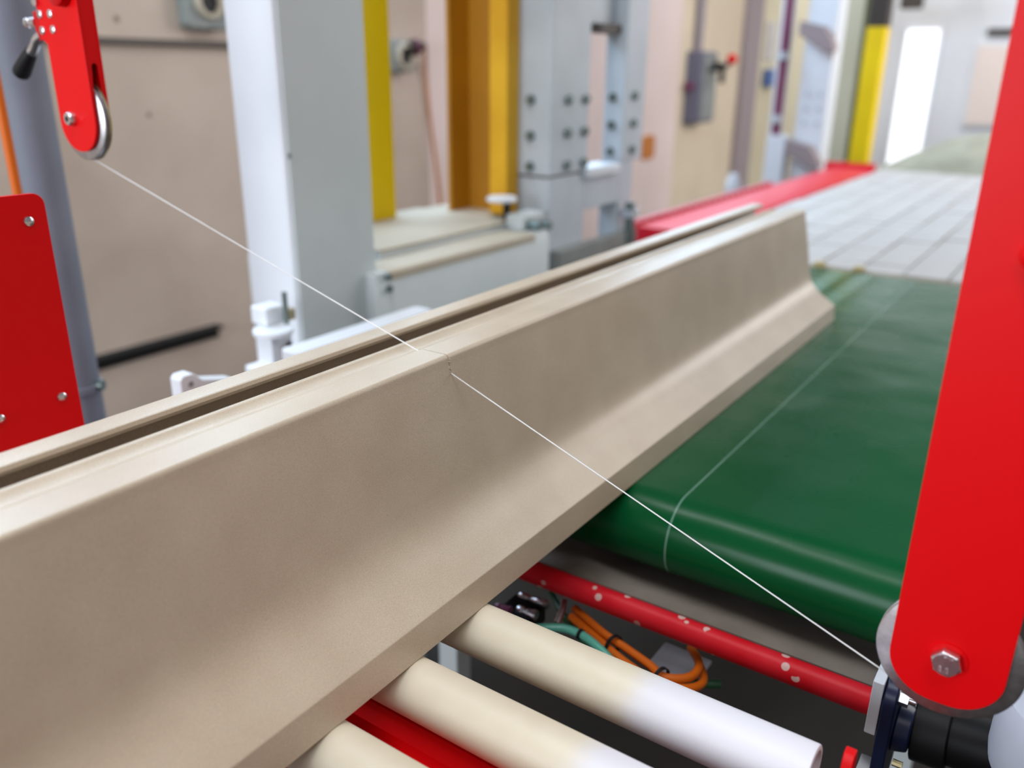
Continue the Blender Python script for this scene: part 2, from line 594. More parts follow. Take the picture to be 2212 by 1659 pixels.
clay = tag(part('clay_profile', g, 'clay', angle=30, origin=(0, 0, 0)),
           'long wet beige clay moulding with coved front, cut by the wire', 'clay moulding')
wn = clay.modifiers.new('flat_faces', 'WEIGHTED_NORMAL')
wn.keep_sharp = True
wn.weight = 60
gb = G()
for k in range(9):
    a = random.uniform(-0.0016, 0.0016)
    zz = random.uniform(0.196, 0.212)
    gb.cyl((a, 0.0862 - (0.2157 - zz) * 0.16, zz), (a + 0.0009, 0.0842 - (0.2157 - zz) * 0.16, zz + 0.0006), 0.0009, 0.0003, 6)
bo = part('cut_burr', gb, 'clay', clay, label='tiny clay crumbs pushed out at the wire cut')
bo['kind'] = 'stuff'

# ================================================================== roller conveyor under the clay
RX = (-0.0626, -0.1576, -0.2520)
LAB = ('white plastic conveyor roller nearest the green belt, free end open',
       'white plastic conveyor roller, middle of the three',
       'white plastic conveyor roller at the bottom edge, beside the red angle bar')


def make_roller(x, label):
    t = thing('conveyor_roller', label, 'roller', (x, 0, -0.025), 'white rollers carrying the clay')
    prof = [(0.0208, -0.3085), (0.0238, -0.3085), (0.0247, -0.3078), (0.0250, -0.3065), (0.0250, 0.40), (0.0208, 0.40)]
    part('sleeve', G().lathe(prof, (x, 0, -0.025), (0, 1, 0), 64), 'roller_plastic', t)
    part('axle', G().cyl((x, -0.275, -0.025), (x, 0.4195, -0.025), 0.008), 'steel', t)
    part('bearing_plug', G().cyl((x, -0.285, -0.025), (x, -0.275, -0.025), 0.0206), 'black_rubber', t)
    return t


r0 = make_roller(RX[0], LAB[0])
for k in (1, 2):
    c = r0.copy()
    COL.objects.link(c)
    c.location = (RX[k], 0, -0.025)
    c['label'] = LAB[k]
    for ch in list(r0.children):
        d = ch.copy()
        COL.objects.link(d)
        d.parent = c

t = thing('roller_frame', 'red steel frame with angle bar carrying the white rollers', 'conveyor frame', (-0.16, 0.0, FLOOR))
part('cross_angle', G().prism([(-0.262, -0.074), (-0.176, -0.070), (-0.172, -0.050), (-0.168, -0.050), (-0.170, -0.076), (-0.262, -0.080)], 'y', -0.36, 0.42), 'red_paint', t,
     label='shiny red angle bar between the lower rollers')
part('side_rail', G().box(-0.75, 0.09, 0.42, 0.46, -0.12, 0.0), 'red_paint', t, bevel=0.002)
part('side_rail', G().box(-0.75, -0.03, -0.372, -0.362, -0.16, -0.09), 'red_paint', t, bevel=0.002)
part('guide_tab', G().prism([(-0.060, -0.16), (-0.047, -0.16), (-0.043, -0.005), (-0.048, 0.004), (-0.056, 0.004), (-0.060, -0.003)], 'y', -0.3335, -0.3255), 'red_paint', t, bevel=0.001)
part('tab_foot', G().box(-0.065, -0.04, -0.37, -0.3255, -0.17, -0.158), 'red_paint', t)
for xx in (-0.72, 0.06):
    part('leg', G().box(xx - 0.02, xx + 0.02, 0.42, 0.46, FLOOR, -0.12), 'red_paint', t, bevel=0.002)
for xx in (-0.72, -0.30):
    part('leg', G().box(xx - 0.02, xx + 0.02, -0.372, -0.34, FLOOR, -0.16), 'red_paint', t, bevel=0.002)

# ================================================================== green belt conveyor
t = thing('belt_conveyor', 'green belt conveyor running under the far half of the clay', 'conveyor', (0.9, 0.03, FLOOR))
BY0, BY1 = -0.335, 0.40
XA, XB, RB = 0.258, 1.625, 0.050
outer, inner = [], []
for rr, dst in ((RB, outer), (RB - 0.003, inner)):
    for i in range(25):
        a = math.radians(90 + 180 * i / 24)
        dst.append((XA + rr * math.cos(a), -RB + rr * math.sin(a)))
    for i in range(25):
        a = math.radians(270 + 180 * i / 24)
        dst.append((XB + rr * math.cos(a), -RB + rr * math.sin(a)))
g = G()
m_ = len(outer)
for ring in (outer, inner):
    for yy in (BY0, BY1):
        g.v += [(p[0], yy, p[1]) for p in ring]
for k in range(m_):
    l = (k + 1) % m_
    g.f += [(k, l, m_ + l, m_ + k), (2 * m_ + k, 3 * m_ + k, 3 * m_ + l, 2 * m_ + l), (k, 2 * m_ + k, 2 * m_ + l, l), (m_ + k, m_ + l, 3 * m_ + l, 3 * m_ + k)]
part('belt', g, 'green_belt', t, origin=(0, 0, 0), label='glossy dark green rubber belt')
for xx in (XA, XB):
    part('end_drum', G().cyl((xx, BY0 - 0.012, -RB), (xx, BY1 + 0.012, -RB), RB - 0.0035, n=40), 'black_steel', t)
for yy in (BY0 - 0.012, BY1 + 0.004):
    part('side_plate', G().box(XA + 0.08, XB - 0.05, yy, yy + 0.008, -0.145, -0.010), 'grey_paint', t, bevel=0.001)
part('drip_tray', G().prism([(0.176, -0.103), (0.205, -0.1075), (0.330, -0.150), (0.60, -0.150), (0.60, -0.153), (0.329, -0.153), (0.204, -0.1105), (0.176, -0.106)], 'y', -0.31, 0.40), 'tan_steel', t,
     label='tan grey steel sheet below the belt end')
tb = part('tie_bar', G().cyl((0.147, -0.314, -0.100), (0.147, 0.40, -0.100), 0.0135, n=32), 'red_paint_worn', t, label='round red tie bar spattered with clay')
part('bar_end_plate', G().box(0.128, 0.25, -0.3245, -0.3145, -0.122, -0.062), 'white_paint', t, bevel=0.001)
for xx in (0.38, 1.5):
    for yy in (BY0 - 0.012, BY1 - 0.03):
        part('leg', G().box(xx - 0.02, xx + 0.02, yy, yy + 0.04, FLOOR, -0.145), 'grey_paint', t, bevel=0.002)

t = thing('flange_bearing', 'dark blue cast flange bearing at the end of the red tie bar', 'bearing', (0.15, -0.335, -0.16))
part('housing', G().prism(rounded(0.125, 0.21, -0.205, -0.062, 0.02, 6), 'y', -0.3375, -0.3255), 'navy_cast', t, bevel=0.002)
part('hub', G().cyl((0.167, -0.3375, -0.13), (0.167, -0.352, -0.13), 0.026, 0.022, 32), 'navy_cast', t, bevel=0.002)
for z in (-0.078, -0.185):
    b = part('bolt', G().cyl((0.142, -0.3375, z), (0.142, -0.346, z), 0.0085, n=6), 'zinc', t)
    part('stud', G().cyl((0.142, -0.346, z), (0.142, -0.352, z), 0.0045, n=12), 'zinc', b)
part('grease_nipple', G().cyl((0.137, -0.343, -0.150), (0.137, -0.352, -0.150), 0.0035, n=8), 'brass', t)
part('spacer', G().box(0.125, 0.15, -0.326, -0.314, -0.26, -0.165), 'white_paint', t, bevel=0.001)

t = thing('drive_shaft', 'black drive shaft between the blue bearing and the grey motor', 'shaft', (0.2, -0.40, -0.14))
part('shaft', G().cyl((0.19, -0.352, -0.14), (0.19, -0.62, -0.12), 0.028, n=24), 'black_steel', t)
part('coupling', G().cyl((0.19, -0.352, -0.14), (0.19, -0.384, -0.138), 0.034, n=24), 'black_rubber', t, bevel=0.002)

t = thing('gear_motor', 'light grey rounded motor housing at the lower right corner', 'motor', (0.115, -0.475, FLOOR))
part('housing', G().lathe([(0.0, -0.060), (0.056, -0.060), (0.0605, -0.056), (0.0625, -0.044), (0.0625, 0.000), (0.058, 0.012), (0.048, 0.018), (0.0, 0.018)], (0.115, -0.475, -0.02), (0, 0, 1), 48), 'motor_grey', t)
part('cap_screw', G().cyl((0.062, -0.452, -0.030), (0.055, -0.449, -0.030), 0.0045, n=12), 'zinc', t)
part('pedestal', G().cyl((0.115, -0.475, FLOOR), (0.115, -0.475, -0.08), 0.045), 'black_steel', t)

# cables and air fittings under the rollers
orng = thing('cable_bundle', 'orange cables looped and tied under the red bar', 'cable', (0.12, -0.08, -0.14))
part('cable', G().tube(smooth_path([(0.150, 0.02, -0.130), (0.128, -0.030, -0.130), (0.119, -0.062, -0.130), (0.108, -0.098, -0.130), (0.100, -0.120, -0.131), (0.118, -0.141, -0.133),
                                    (0.146, -0.140, -0.135), (0.170, -0.12, -0.137)]), 0.0048), 'orange_jacket', orng)
part('cable', G().tube(smooth_path([(0.142, 0.02, -0.137), (0.115, -0.038, -0.134), (0.104, -0.062, -0.133), (0.094, -0.092, -0.133), (0.090, -0.114, -0.135), (0.108, -0.143, -0.140),
                                    (0.136, -0.150, -0.146), (0.17, -0.13, -0.15)]), 0.0048), 'orange_jacket', orng)
for y_, x_ in ((-0.050, 0.117), (-0.117, 0.097)):
    part('cable_tie', G().lathe([(0.0105, -0.002), (0.012, -0.002), (0.012, 0.002), (0.0105, 0.002)], (x_, y_, -0.131), (0.35, 1, 0), 20), 'black_rubber', orng)
tl = thing('air_hose', 'pale green air hose next to the orange cables', 'hose', (0.11, 0.0, -0.13))
part('hose', G().tube(smooth_path([(0.075, 0.045, -0.125), (0.101, 0.012, -0.125), (0.107, -0.012, -0.127), (0.103, -0.036, -0.13), (0.095, -0.060, -0.135), (0.085, -0.085, -0.142)]), 0.005), 'teal_hose', tl)
part('hose_clip', G().lathe([(0.005, -0.002), (0.0063, -0.002), (0.0063, 0.002), (0.005, 0.002)], (0.107, -0.013, -0.127), (0.1, 1, 0), 16), 'black_rubber', tl)
dh = thing('dark_hose', 'dark green hose running below the red bar', 'hose', (0.12, 0.05, -0.14))
part('hose', G().tube(smooth_path([(0.185, 0.075, -0.150), (0.160, 0.045, -0.150), (0.143, 0.018, -0.152), (0.118, -0.03, -0.156), (0.105, -0.07, -0.16), (0.165, -0.16, -0.165)]), 0.005), 'green_hose', dh)
av = thing('air_valve', 'chrome air valve fittings half hidden by the clay', 'valve', (0.11, 0.06, -0.15))
part('valve_body', G().box(0.085, 0.150, 0.060, 0.105, -0.165, -0.142), 'black_steel', av, bevel=0.002)
for (x_, y_, z_, ln, r_, mt) in ((0.133, 0.088, -0.128, 0.040, 0.0045, 'zinc'), (0.108, 0.074, -0.128, 0.026, 0.0048, 'zinc'), (0.094, 0.096, -0.125, 0.02, 0.0045, 'maroon_paint')):
    part('fitting', G().lathe([(0, 0), (r_ * .8, 0), (r_, .002), (r_, ln * .3), (r_ * .75, ln * .34), (r_ * .75, ln * .5), (r_, ln * .54), (r_, ln * .8), (r_ * 1.25, ln * .82), (r_ * 1.25, ln), (0, ln)],
                              (x_, y_, z_), (0.05, -1, 0), 16), mt, av)
part('elbow', G().tube([(0.142, 0.030, -0.120), (0.128, 0.024, -0.122), (0.113, 0.022, -0.130)], 0.0042), 'steel', av)
pl = tag(part('control_tray', G().box(0.155, 0.205, -0.135, -0.075, -0.176, -0.170), 'motor_grey', bevel=0.002), 'grey steel cable tray below the orange loops', 'tray')

# ================================================================== wire cutter
cut = thing('wire_cutter', 'red wire cutter bow whose two arms stretch a wire through the clay', 'wire cutter', (0, 0.13, 0.40))
TOP = 1.30


def lettering(text, size, y, z, x, parent, name):
    cu = bpy.data.curves.new(name, 'FONT')
    cu.body = text
    cu.size = size
    cu.align_x = 'CENTER'
    cu.align_y = 'CENTER'
    cu.extrude = 0.0002
    tmp = bpy.data.objects.new(name, cu)
    COL.objects.link(tmp)
    dg = bpy.context.evaluated_depsgraph_get()
    me = bpy.data.meshes.new_from_object(tmp.evaluated_get(dg))
    bpy.data.objects.remove(tmp)
    M = Matrix(((0, 0, -1, 0), (-1, 0, 0, 0), (0, 1, 0, 0), (0, 0, 0, 1)))
    me.transform(M)
    me.materials.clear()
    me.materials.append(MATS['zinc'])
    o = bpy.data.objects.new(name, me)
    COL.objects.link(o)
    o.parent = parent
    o.location = Vector((x, y, z)) - world_origin(parent)
    return o


def arm(yc, zc, hw, zbot, rad, shift, label):
    y0, y1 = yc - hw, yc + hw
    if shift:      # far arm: a wider riveted head above the plain blade
        low = rounded(y0, y1, zbot, 0.70, rad, 10, ('bl', 'br'))
        pts = [(y1, TOP), (y0, TOP)] + [p for p in low if p[1] < 0.6]
        pts = [p for p in pts]
        pts += [(y1, 0.497), (y1 + 0.010, 0.503), (y1 + 0.012, 0.545), (y1 + 0.006, 0.549), (y1, 0.549)]
    else:
        pts = rounded(y0, y1, zbot, TOP, rad, 12, ('bl', 'br'))
    a = part('arm', G().prism(pts, 'x', -0.0105, -0.0065), 'red_paint', cut, bevel=0.0006, label=label)
    part('back_plate', G().prism(rounded(y0, y1, zbot + 0.004, TOP, rad, 12, ('bl', 'br')), 'x', 0.0065, 0.0105), 'red_paint', a, bevel=0.0006)
    zs = zc + 0.060
    web = [(-0.0065, TOP), (0.0065, TOP), (0.0065, zc + 0.012), (0.0055, zc + 0.030), (0.0042, zs - 0.004)]
    for i in range(9):
        q = math.radians(0 + 180 * i / 8)
        web.append((0.0042 * math.cos(q), zs + 0.0042 * math.sin(q)))
    web += [(-0.0042, zs - 0.004), (-0.0062, zc + 0.03), (-0.0065, zc + 0.012)]
    part('side_web', G().prism(web, 'y', y0, y0 + 0.004), 'red_paint', a)
    part('side_web', G().prism([(-0.0065, zc + 0.07), (0.0065, zc + 0.07), (0.0065, TOP), (-0.0065, TOP)], 'y', y1 - 0.004, y1), 'red_paint', a)
    return a


def pulley(yc, zc, shade, label):
    R = 0.049
    prof = [(0.006, -0.005), (R - 0.0012, -0.005), (R, -0.0042), (R, -0.0016), (R - 0.0042, -0.0003), (R - 0.0042, 0.0003), (R, 0.0016), (R, 0.0042), (R - 0.0012, 0.005), (0.006, 0.005)]
    w_ = part('pulley', G().lathe(prof, (0, yc, zc), (1, 0, 0), 72), shade, cut, label=label)
    part('pulley_axle', G().cyl((-0.0064, yc, zc), (0.0064, yc, zc), 0.0068), 'steel', w_)
    return w_


def hex_bolt(yc, zc, rad, parent, spin):
    g = G()
    n6 = []
    for x, r_ in ((-0.0118, 1.0), (-0.0175, 1.0), (-0.0188, 0.90)):
        for i in range(6):
            a_ = math.radians(60 * i + spin)
            n6.append((x, yc + rad * r_ * math.cos(a_), zc + rad * r_ * math.sin(a_)))
    g.v = n6
    g.f = [tuple(range(6)), tuple(range(17, 11, -1))]
    for q in (0, 6):
        g.f += [(q + i, q + (i + 1) % 6, q + 6 + (i + 1) % 6, q + 6 + i) for i in range(6)]
    b = part('bolt', g, 'zinc', parent, bevel=0.0007, label='zinc plated hexagon bolt head')
    part('washer', G().lathe([(0.006, 0), (rad * 1.22, 0), (rad * 1.22, 0.0013), (0.006, 0.0013)], (-0.0118, yc, zc), (1, 0, 0), 40), 'red_paint', b)
    part('bolt_face', G().lathe([(0, 0), (rad * 0.80, 0), (rad * 0.78, -0.0006), (0, -0.0006)], (-0.0188, yc, zc), (1, 0, 0), 40), 'steel', b)
    return b


NY, NZ = -0.3750, 0.0780
a1 = arm(NY, NZ, 0.0378, 0.0408, 0.033, False, 'near red steel arm of the wire cutter at the right edge')
pulley(NY, NZ - 0.001, 'steel_turned', 'large grey turned steel pulley behind the near arm')
hb = hex_bolt(NY, NZ + 0.0015, 0.0108, a1, 12)
lettering('8.8', 0.0062, NY + 0.0006, NZ - 0.0026, -0.0197, hb, 'strength_mark')
lettering('TY', 0.0052, NY - 0.0012, NZ + 0.0064, -0.0197, hb, 'maker_mark')
part('cap_knob', G().lathe([(0, 0), (0.010, 0), (0.0105, -0.002), (0.0095, -0.005), (0.005, -0.0075), (0, -0.008)], (-0.0105, -0.3755, 0.3705), (1, 0, 0), 32), 'red_paint', a1)

FY, FZ = 0.6510, 0.4120
a2 = arm(FY, FZ, 0.0385, 0.3735, 0.036, True, 'far red steel arm of the wire cutter at the upper left')
fp = pulley(FY, FZ, 'steel_turned', 'grey steel pulley half hidden in the far arm')
part('rim_band', G().lathe([(0.0488, 0.0018), (0.0494, 0.0018), (0.0494, 0.0044), (0.0488, 0.0044)], (0, FY, FZ), (1, 0, 0), 72), 'brass', fp)
b2 = part('bolt', G().lathe([(0, 0), (0.0085, 0), (0.0085, -0.005), (0.007, -0.0075), (0, -0.008)], (-0.0105, FY + 0.009, FZ), (1, 0, 0), 24), 'zinc', a2)
part('bolt_socket', G().cyl((-0.0186, FY + 0.009, FZ), (-0.0184, FY + 0.009, FZ), 0.0035, n=6), 'black_steel', b2)
for y, z in ((0.6953, 0.5305), (0.6724, 0.5304), (0.6952, 0.5125), (0.6710, 0.5131)):
    part('rivet', G().lathe([(0, 0), (0.0052, 0), (0.0048, -0.0014), (0.003, -0.0022), (0, -0.0024)], (-0.0105, y, z), (1, 0, 0), 20), 'zinc', a2)
part('boss', G().lathe([(0, 0), (0.019, 0), (0.019, -0.010), (0.016, -0.012), (0, -0.012)], (-0.0105, 0.638, 0.556), (1, 0, 0), 32), 'red_dark', a2, bevel=0.0008)
part('edge_cap', G().lathe([(0, 0), (0.0055, 0), (0.0055, -0.003), (0, -0.0035)], (-0.0108, 0.6990, 0.5450), (1, 0, 0), 16), 'zinc', a2)

lev = part('clamp_lever', G().tube(smooth_path([(0.0, 0.716, 0.508), (-0.001, 0.728, 0.503), (-0.001, 0.740, 0.4925), (-0.002, 0.749, 0.487)], 4), 0.0065, 14), 'zinc', cut,
           label='silver clamp lever with a black grip')
part('grip', G().lathe([(0, 0), (0.0072, 0), (0.0085, 0.006), (0.0110, 0.036), (0.0105, 0.042), (0.0075, 0.0455), (0, 0.046)], (-0.002, 0.747, 0.489), (0.0, 0.80, -0.60), 24), 'black_rubber', lev)
part('lever_pin', G().lathe([(0, 0), (0.0068, 0), (0.0068, 0.012), (0.005, 0.013), (0.005, 0.016), (0.0064, 0.017), (0.0064, 0.024), (0, 0.025)], (0.0, 0.722, 0.5225), (0, 1, 0.0), 16), 'zinc', lev)
part('lever_bracket', G().box(-0.005, 0.005, 0.690, 0.722, 0.502, 0.535), 'red_dark', lev, bevel=0.001)

# cutting wire: straight from each pulley to the clay, pushed up where it bites
gr = 0.0450


def tangent(yc, zc, slope):
    nrm = math.hypot(1, slope)
    return yc + gr * slope / nrm, zc - gr / nrm


yr, zr = tangent(NY, NZ - 0.001, WIRE_R)
yl, zl = tangent(FY, FZ, WIRE_L)
wire_pts = [(0, NY + gr * math.sin(math.radians(a)), NZ - 0.001 - gr * math.cos(math.radians(a))) for a in range(-60, 20, 8)]
wire_pts += [(0, yr, zr), (0, 0.0857, 0.1992), (0, 0.1010, 0.2052), (0, 0.1178, 0.2114), (0, yl, zl)]
wire_pts += [(0, FY + gr * math.sin(math.radians(a)), FZ - gr * math.cos(math.radians(a))) for a in range(20, 90, 8)][0:0]
wire_pts += [(0, FY - gr * math.sin(math.radians(a)), FZ - gr * math.cos(math.radians(a))) for a in range(0, 80, 8)]
part('cutting_wire', G().tube(wire_pts, 0.00065, 8), 'wire_metal', cut, label='thin bright steel cutting wire')
part('cross_bar', G().box(-0.02, 0.02, -0.43, 0.72, TOP, TOP + 0.04), 'red_paint', cut, bevel=0.002)

# ================================================================== things behind the clay, left
t = thing('guard_plate', 'red rounded guard plate with small round screws at the left edge', 'guard plate', (-0.29, 0.5, FLOOR))
gp = part('plate', G().prism(rounded(-0.43, -0.1438, 0.02, 0.350, 0.012, 8), 'y', 0.500, 0.506), 'red_paint', t, bevel=0.0008)
for x, z in ((-0.1633, 0.3229), (-0.1631, 0.1305), (-0.2298, 0.1265), (-0.41, 0.3229), (-0.41, 0.1265)):
    part('screw', G().lathe([(0, 0), (0.0052, 0), (0.0048, -0.0015), (0.0028, -0.0028), (0, -0.0032)], (x, 0.500, z), (0, 1, 0), 20), 'zinc', gp)
part('post', G().box(-0.30, -0.26, 0.506, 0.546, FLOOR, 0.30), 'red_dark', t, bevel=0.002)

t = thing('grey_pipe', 'round grey pipe post behind the red guard plate', 'pipe', (0.086, 0.962, FLOOR))
part('post', G().cyl((0.086, 0.962, FLOOR), (0.086, 0.962, 1.7), 0.0385, n=40), 'grey_post', t)
part('collar', G().lathe([(0.0385, 0), (0.0425, 0.001), (0.0425, 0.012), (0.0385, 0.013)], (0.086, 0.962, -0.040), (0, 0, 1), 40), 'grey_post', t)
part('collar_bolt', G().cyl((0.106, 0.929, -0.030), (0.111, 0.920, -0.030), 0.009, n=12), 'dark_bolt', t)
tag(part('orange_hose', G().tube([(0.022, 0.90, FLOOR), (0.022, 0.90, 1.2)], 0.0068, 12), 'orange_jacket'), 'thin orange hose hanging left of the grey pipe', 'hose')

t = thing('white_column', 'large white and grey square machine column left of centre', 'column', (0.53, 0.84, FLOOR))
part('shaft', G().box(0.4195, 0.634, 0.780, 0.906, FLOOR, 1.9), 'white_paint', t, bevel=0.008, segs=3)
part('front_cladding', G().box(0.428, 0.628, 0.7765, 0.7805, FLOOR + 0.02, 1.88), 'grey_paint', t, bevel=0.001, label='grey painted front face')
part('foot_plate', G().box(0.38, 0.68, 0.74, 0.95, FLOOR, FLOOR + 0.02), 'grey_paint', t, bevel=0.002)

t = thing('levelling_clamp', 'white clamp with threaded rod at the foot of the white column', 'clamp', (0.327, 0.72, FLOOR))
part('block', G().box(0.294, 0.340, 0.705, 0.745, -0.03, 0.046), 'white_paint', t, bevel=0.003)
part('flange', G().cyl((0.314, 0.722, 0.046), (0.314, 0.722, 0.056), 0.034, n=32), 'white_paint', t, bevel=0.002)
part('base', G().box(0.277, 0.367, 0.690, 0.760, -0.06, -0.008), 'white_paint', t, bevel=0.003)
part('upper_jaw', G().box(0.312, 0.357, 0.735, 0.775, 0.056, 0.088), 'white_paint', t, bevel=0.004)
part('threaded_rod', G().cyl((0.348, 0.726, -0.008), (0.348, 0.726, 0.112), 0.0048, n=12), 'dark_bolt', t)
part('nut', G().cyl((0.362, 0.735, 0.060), (0.362, 0.735, 0.078), 0.0115, n=6), 'brass', t)
part('red_knob', G().lathe([(0, 0), (0.008, 0), (0.009, 0.006), (0.007, 0.018), (0, 0.019)], (0.332, 0.700, -0.002), (0, 0, 1), 16), 'red_paint', t)
part('knob_stem', G().cyl((0.332, 0.700, 0.017), (0.328, 0.700, 0.032), 0.004, n=10), 'black_rubber', t)
part('stand', G().box(0.302, 0.342, 0.705, 0.745, FLOOR, -0.06), 'white_paint', t)

t = thing('guide_bar', 'white guide bar lying just behind the clay below the white column', 'guide bar', (0.42, 0.62, FLOOR))
part('bar', G().prism(rounded(0.255, 0.590, 0.595, 0.640, 0.012, 6), 'z', 0.030, 0.050), 'white_paint', t, bevel=0.002)
for x in (0.27, 0.54):
    part('support', G().cyl((x, 0.617, FLOOR), (x, 0.617, 0.03), 0.012), 'grey_paint', t)
t = thing('white_bracket', 'small white angled bracket peeking over the clay near the grey pipe', 'bracket', (0.075, 0.61, FLOOR))
part('plate', G().prism([(0.046, 0.0), (0.046, 0.066), (0.052, 0.071), (0.068, 0.071), (0.082, 0.058), (0.135, 0.044), (0.135, 0.0)], 'y', 0.598, 0.622), 'white_paint', t, bevel=0.002)
part('stand', G().cyl((0.09, 0.61, FLOOR), (0.09, 0.61, 0.002), 0.012), 'grey_paint', t)
part('slot', G().cyl((0.062, 0.597, 0.057), (0.062, 0.5985, 0.057), 0.004, n=12), 'box_grey', t)

# ================================================================== machine bench and yellow posts
t = thing('machine_bench', 'grey steel bench beam with cream top right of the white column', 'bench', (0.9, 0.95, FLOOR))
part('lower_beam', G().prism([(0.75, -0.30), (0.75, 0.072), (0.753, 0.0775), (0.756, 0.0915), (0.85, 0.0915), (0.85, -0.30)], 'x', 0.600, 1.245), 'grey_paint', t, bevel=0.002)
part('ledge_strip', G().prism([(0.7485, 0.074), (0.7485, 0.088), (0.753, 0.0925), (0.845, 0.0925), (0.845, 0.089), (0.755, 0.074)], 'x', 0.640, 1.175), 'cream_top', t, label='pale ledge strip')  # separate cream strip over the beam's front edge
part('upper_box', G().box(0.72, 1.232, 0.850, 1.180, 0.0780, 0.1040), 'grey_paint', t, bevel=0.002)
part('table_top', G().box(0.72, 1.232, 0.848, 1.180, 0.1040, 0.1110), 'cream_top', t, bevel=0.003)
part('rear_shelf', G().box(1.232, 1.46, 0.945, 1.180, 0.0780, 0.1065), 'cream_top', t, bevel=0.002)
for x, z in ((0.632, 0.083), (0.634, 0.058)):
    part('screw', G().cyl((x, 0.742, z), (x, 0.751, z), 0.007, n=16), 'dark_bolt', t)
for x in (1.215, 1.262):
    part('bolt', G().cyl((x, 0.800, 0.104 if x < 1.22 else 0.098), (x, 0.760, 0.104 if x < 1.22 else 0.098), 0.013, n=6), 'dark_bolt', t)
part('bolt_block', G().box(1.190, 1.292, 0.795, 0.850, 0.0915, 0.130), 'grey_paint', t, bevel=0.006)
for x in (0.66, 1.18):
    part('leg', G().box(x - 0.04, x + 0.04, 0.78, 0.86, FLOOR, -0.30), 'grey_paint', t)
    part('leg', G().box(x - 0.04, x + 0.04, 1.08, 1.16, FLOOR, 0.078), 'grey_paint', t)
t = thing('clamp_knob', 'white disc knob on a black stem at the end of the bench', 'knob', (1.205, 0.862, 0.111))
part('disc', G().lathe([(0, 0), (0.036, 0), (0.040, 0.005), (0.036, 0.012), (0, 0.014)], (1.190, 0.862, 0.160), (0, 0, 1), 32), 'white_paint', t)
part('stem', G().cyl((1.212, 0.862, 0.111), (1.212, 0.862, 0.160), 0.010), 'black_rubber', t)


def h_post(name, label, x0, x1, y0, y1, z0, m_, web=None):
    t = thing(name, label, 'post', ((x0 + x1) / 2, (y0 + y1) / 2, z0))
    part('flange', G().box(x0, x1, y0, y0 + 0.012, z0, 1.9), m_, t, bevel=0.001)
    part('flange', G().box(x0, x1, y1 - 0.012, y1, z0, 1.9), m_, t, bevel=0.001)
    xm = (x0 + x1) / 2
    part('web', G().box(xm - 0.006, xm + 0.006, y0 + 0.012, y1 - 0.012, z0, 1.9), web or m_, t)
    return t


h_post('yellow_post', 'narrow bright yellow steel post directly beside the white column', 0.935, 1.066, 1.112, 1.176, 0.1114, 'yellow_paint')
t = thing('amber_post', 'amber yellow steel post with a shaded recess left of the bolted grey column', 'post', (1.32, 1.0, 0.1066))
part('front_tube', G().box(1.262, 1.316, 0.897, 0.953, 0.1112, 1.9), 'amber_paint', t, bevel=0.003)
part('web', G().box(1.345, 1.357, 0.953, 1.082, 0.1066, 1.9), 'amber_recess_shade', t)
part('flange', G().box(1.262, 1.40, 1.082, 1.094, 0.1066, 1.9), 'amber_recess_shade', t, bevel=0.001)
part('flange', G().box(1.318, 1.40, 0.941, 0.953, 0.1066, 1.9), 'amber_recess_shade', t, bevel=0.001)

# bolted grey machine frame
t = thing('bolted_frame', 'pale grey bolted machine frame of two columns in the middle', 'machine frame', (1.5, 0.85, FLOOR))
ca = part('column', G().box(1.3195, 1.512, 0.800, 0.921, 0.214, 1.9), 'grey_paint_light', t, bevel=0.004, label='left bolted column')
bz = (0.404, 0.321, 0.238)
b0 = None
for z in bz:
    for x in (1.401, 1.4905):
        if b0 is None:
            b0 = part('bolt', G().lathe([(0, 0), (0.0125, 0), (0.0125, -0.009), (0.0105, -0.0115), (0, -0.012)], (x, 0.800, z), (0, 1, 0), 12), 'dark_bolt', ca, origin=(x, 0.800, z))
        else:
            share(b0, ca, (x, 0.800, z))
s0 = None
for z in (0.404, 0.315, 0.237):
    if s0 is None:
        s0 = part('bolt', G().lathe([(0, 0), (0.0125, 0), (0.0125, -0.009), (0.0105, -0.0115), (0, -0.012)], (1.3195, 0.861, z), (1, 0, 0), 12), 'dark_bolt', ca, origin=(1.3195, 0.861, z))
    else:
        share(s0, ca, (1.3195, 0.861, z))
part('lower_column', G().box(1.3225, 1.509, 0.803, 0.921, FLOOR, 0.2085), 'grey_paint_light', t, bevel=0.004)
part('joint_plate', G().box(1.327, 1.505, 0.808, 0.918, 0.2085, 0.214), 'dark_conduit', t)
cb = part('column', G().box(1.7193, 1.852, 0.800, 0.868, 0.222, 1.9), 'grey_paint_light', t, bevel=0.004, label='right bolted column')
for z in (0.408, 0.330, 0.254):
    share(b0, cb, (1.779, 0.800, z))
for z in (0.404, 0.326, 0.250):
    share(s0, cb, (1.7193, 0.838, z))
part('head_plate', G().box(1.512, 1.7193, 0.84, 0.90, 0.598, 1.9), 'grey_paint_light', t, bevel=0.002)
part('head_beam', G().box(1.60, 1.7193, 0.82, 0.86, 0.574, 0.598), 'dark_conduit', t)
part('cap_block', G().box(1.500, 1.690, 0.785, 0.870, 0.196, 0.222), 'white_paint', t, bevel=0.004)
part('bridge', G().box(1.509, 1.740, 0.803, 0.88, 0.105, 0.196), 'grey_paint_light', t, bevel=0.003)
part('lower_post', G().box(1.715, 1.800, 0.802, 0.868, FLOOR, 0.222), 'grey_paint_light', t, bevel=0.003)
part('side_rail', G().box(1.330, 1.790, 0.770, 0.800, -0.075, 0.018), 'box_grey', t, bevel=0.003)
part('rod', G().cyl((1.735, 0.770, -0.02), (1.735, 0.770, 0.105), 0.016, n=16), 'dark_bolt', t)
part('rod_nut', G().cyl((1.735, 0.770, 0.062), (1.735, 0.770, 0.085), 0.03, n=6), 'zinc', t)

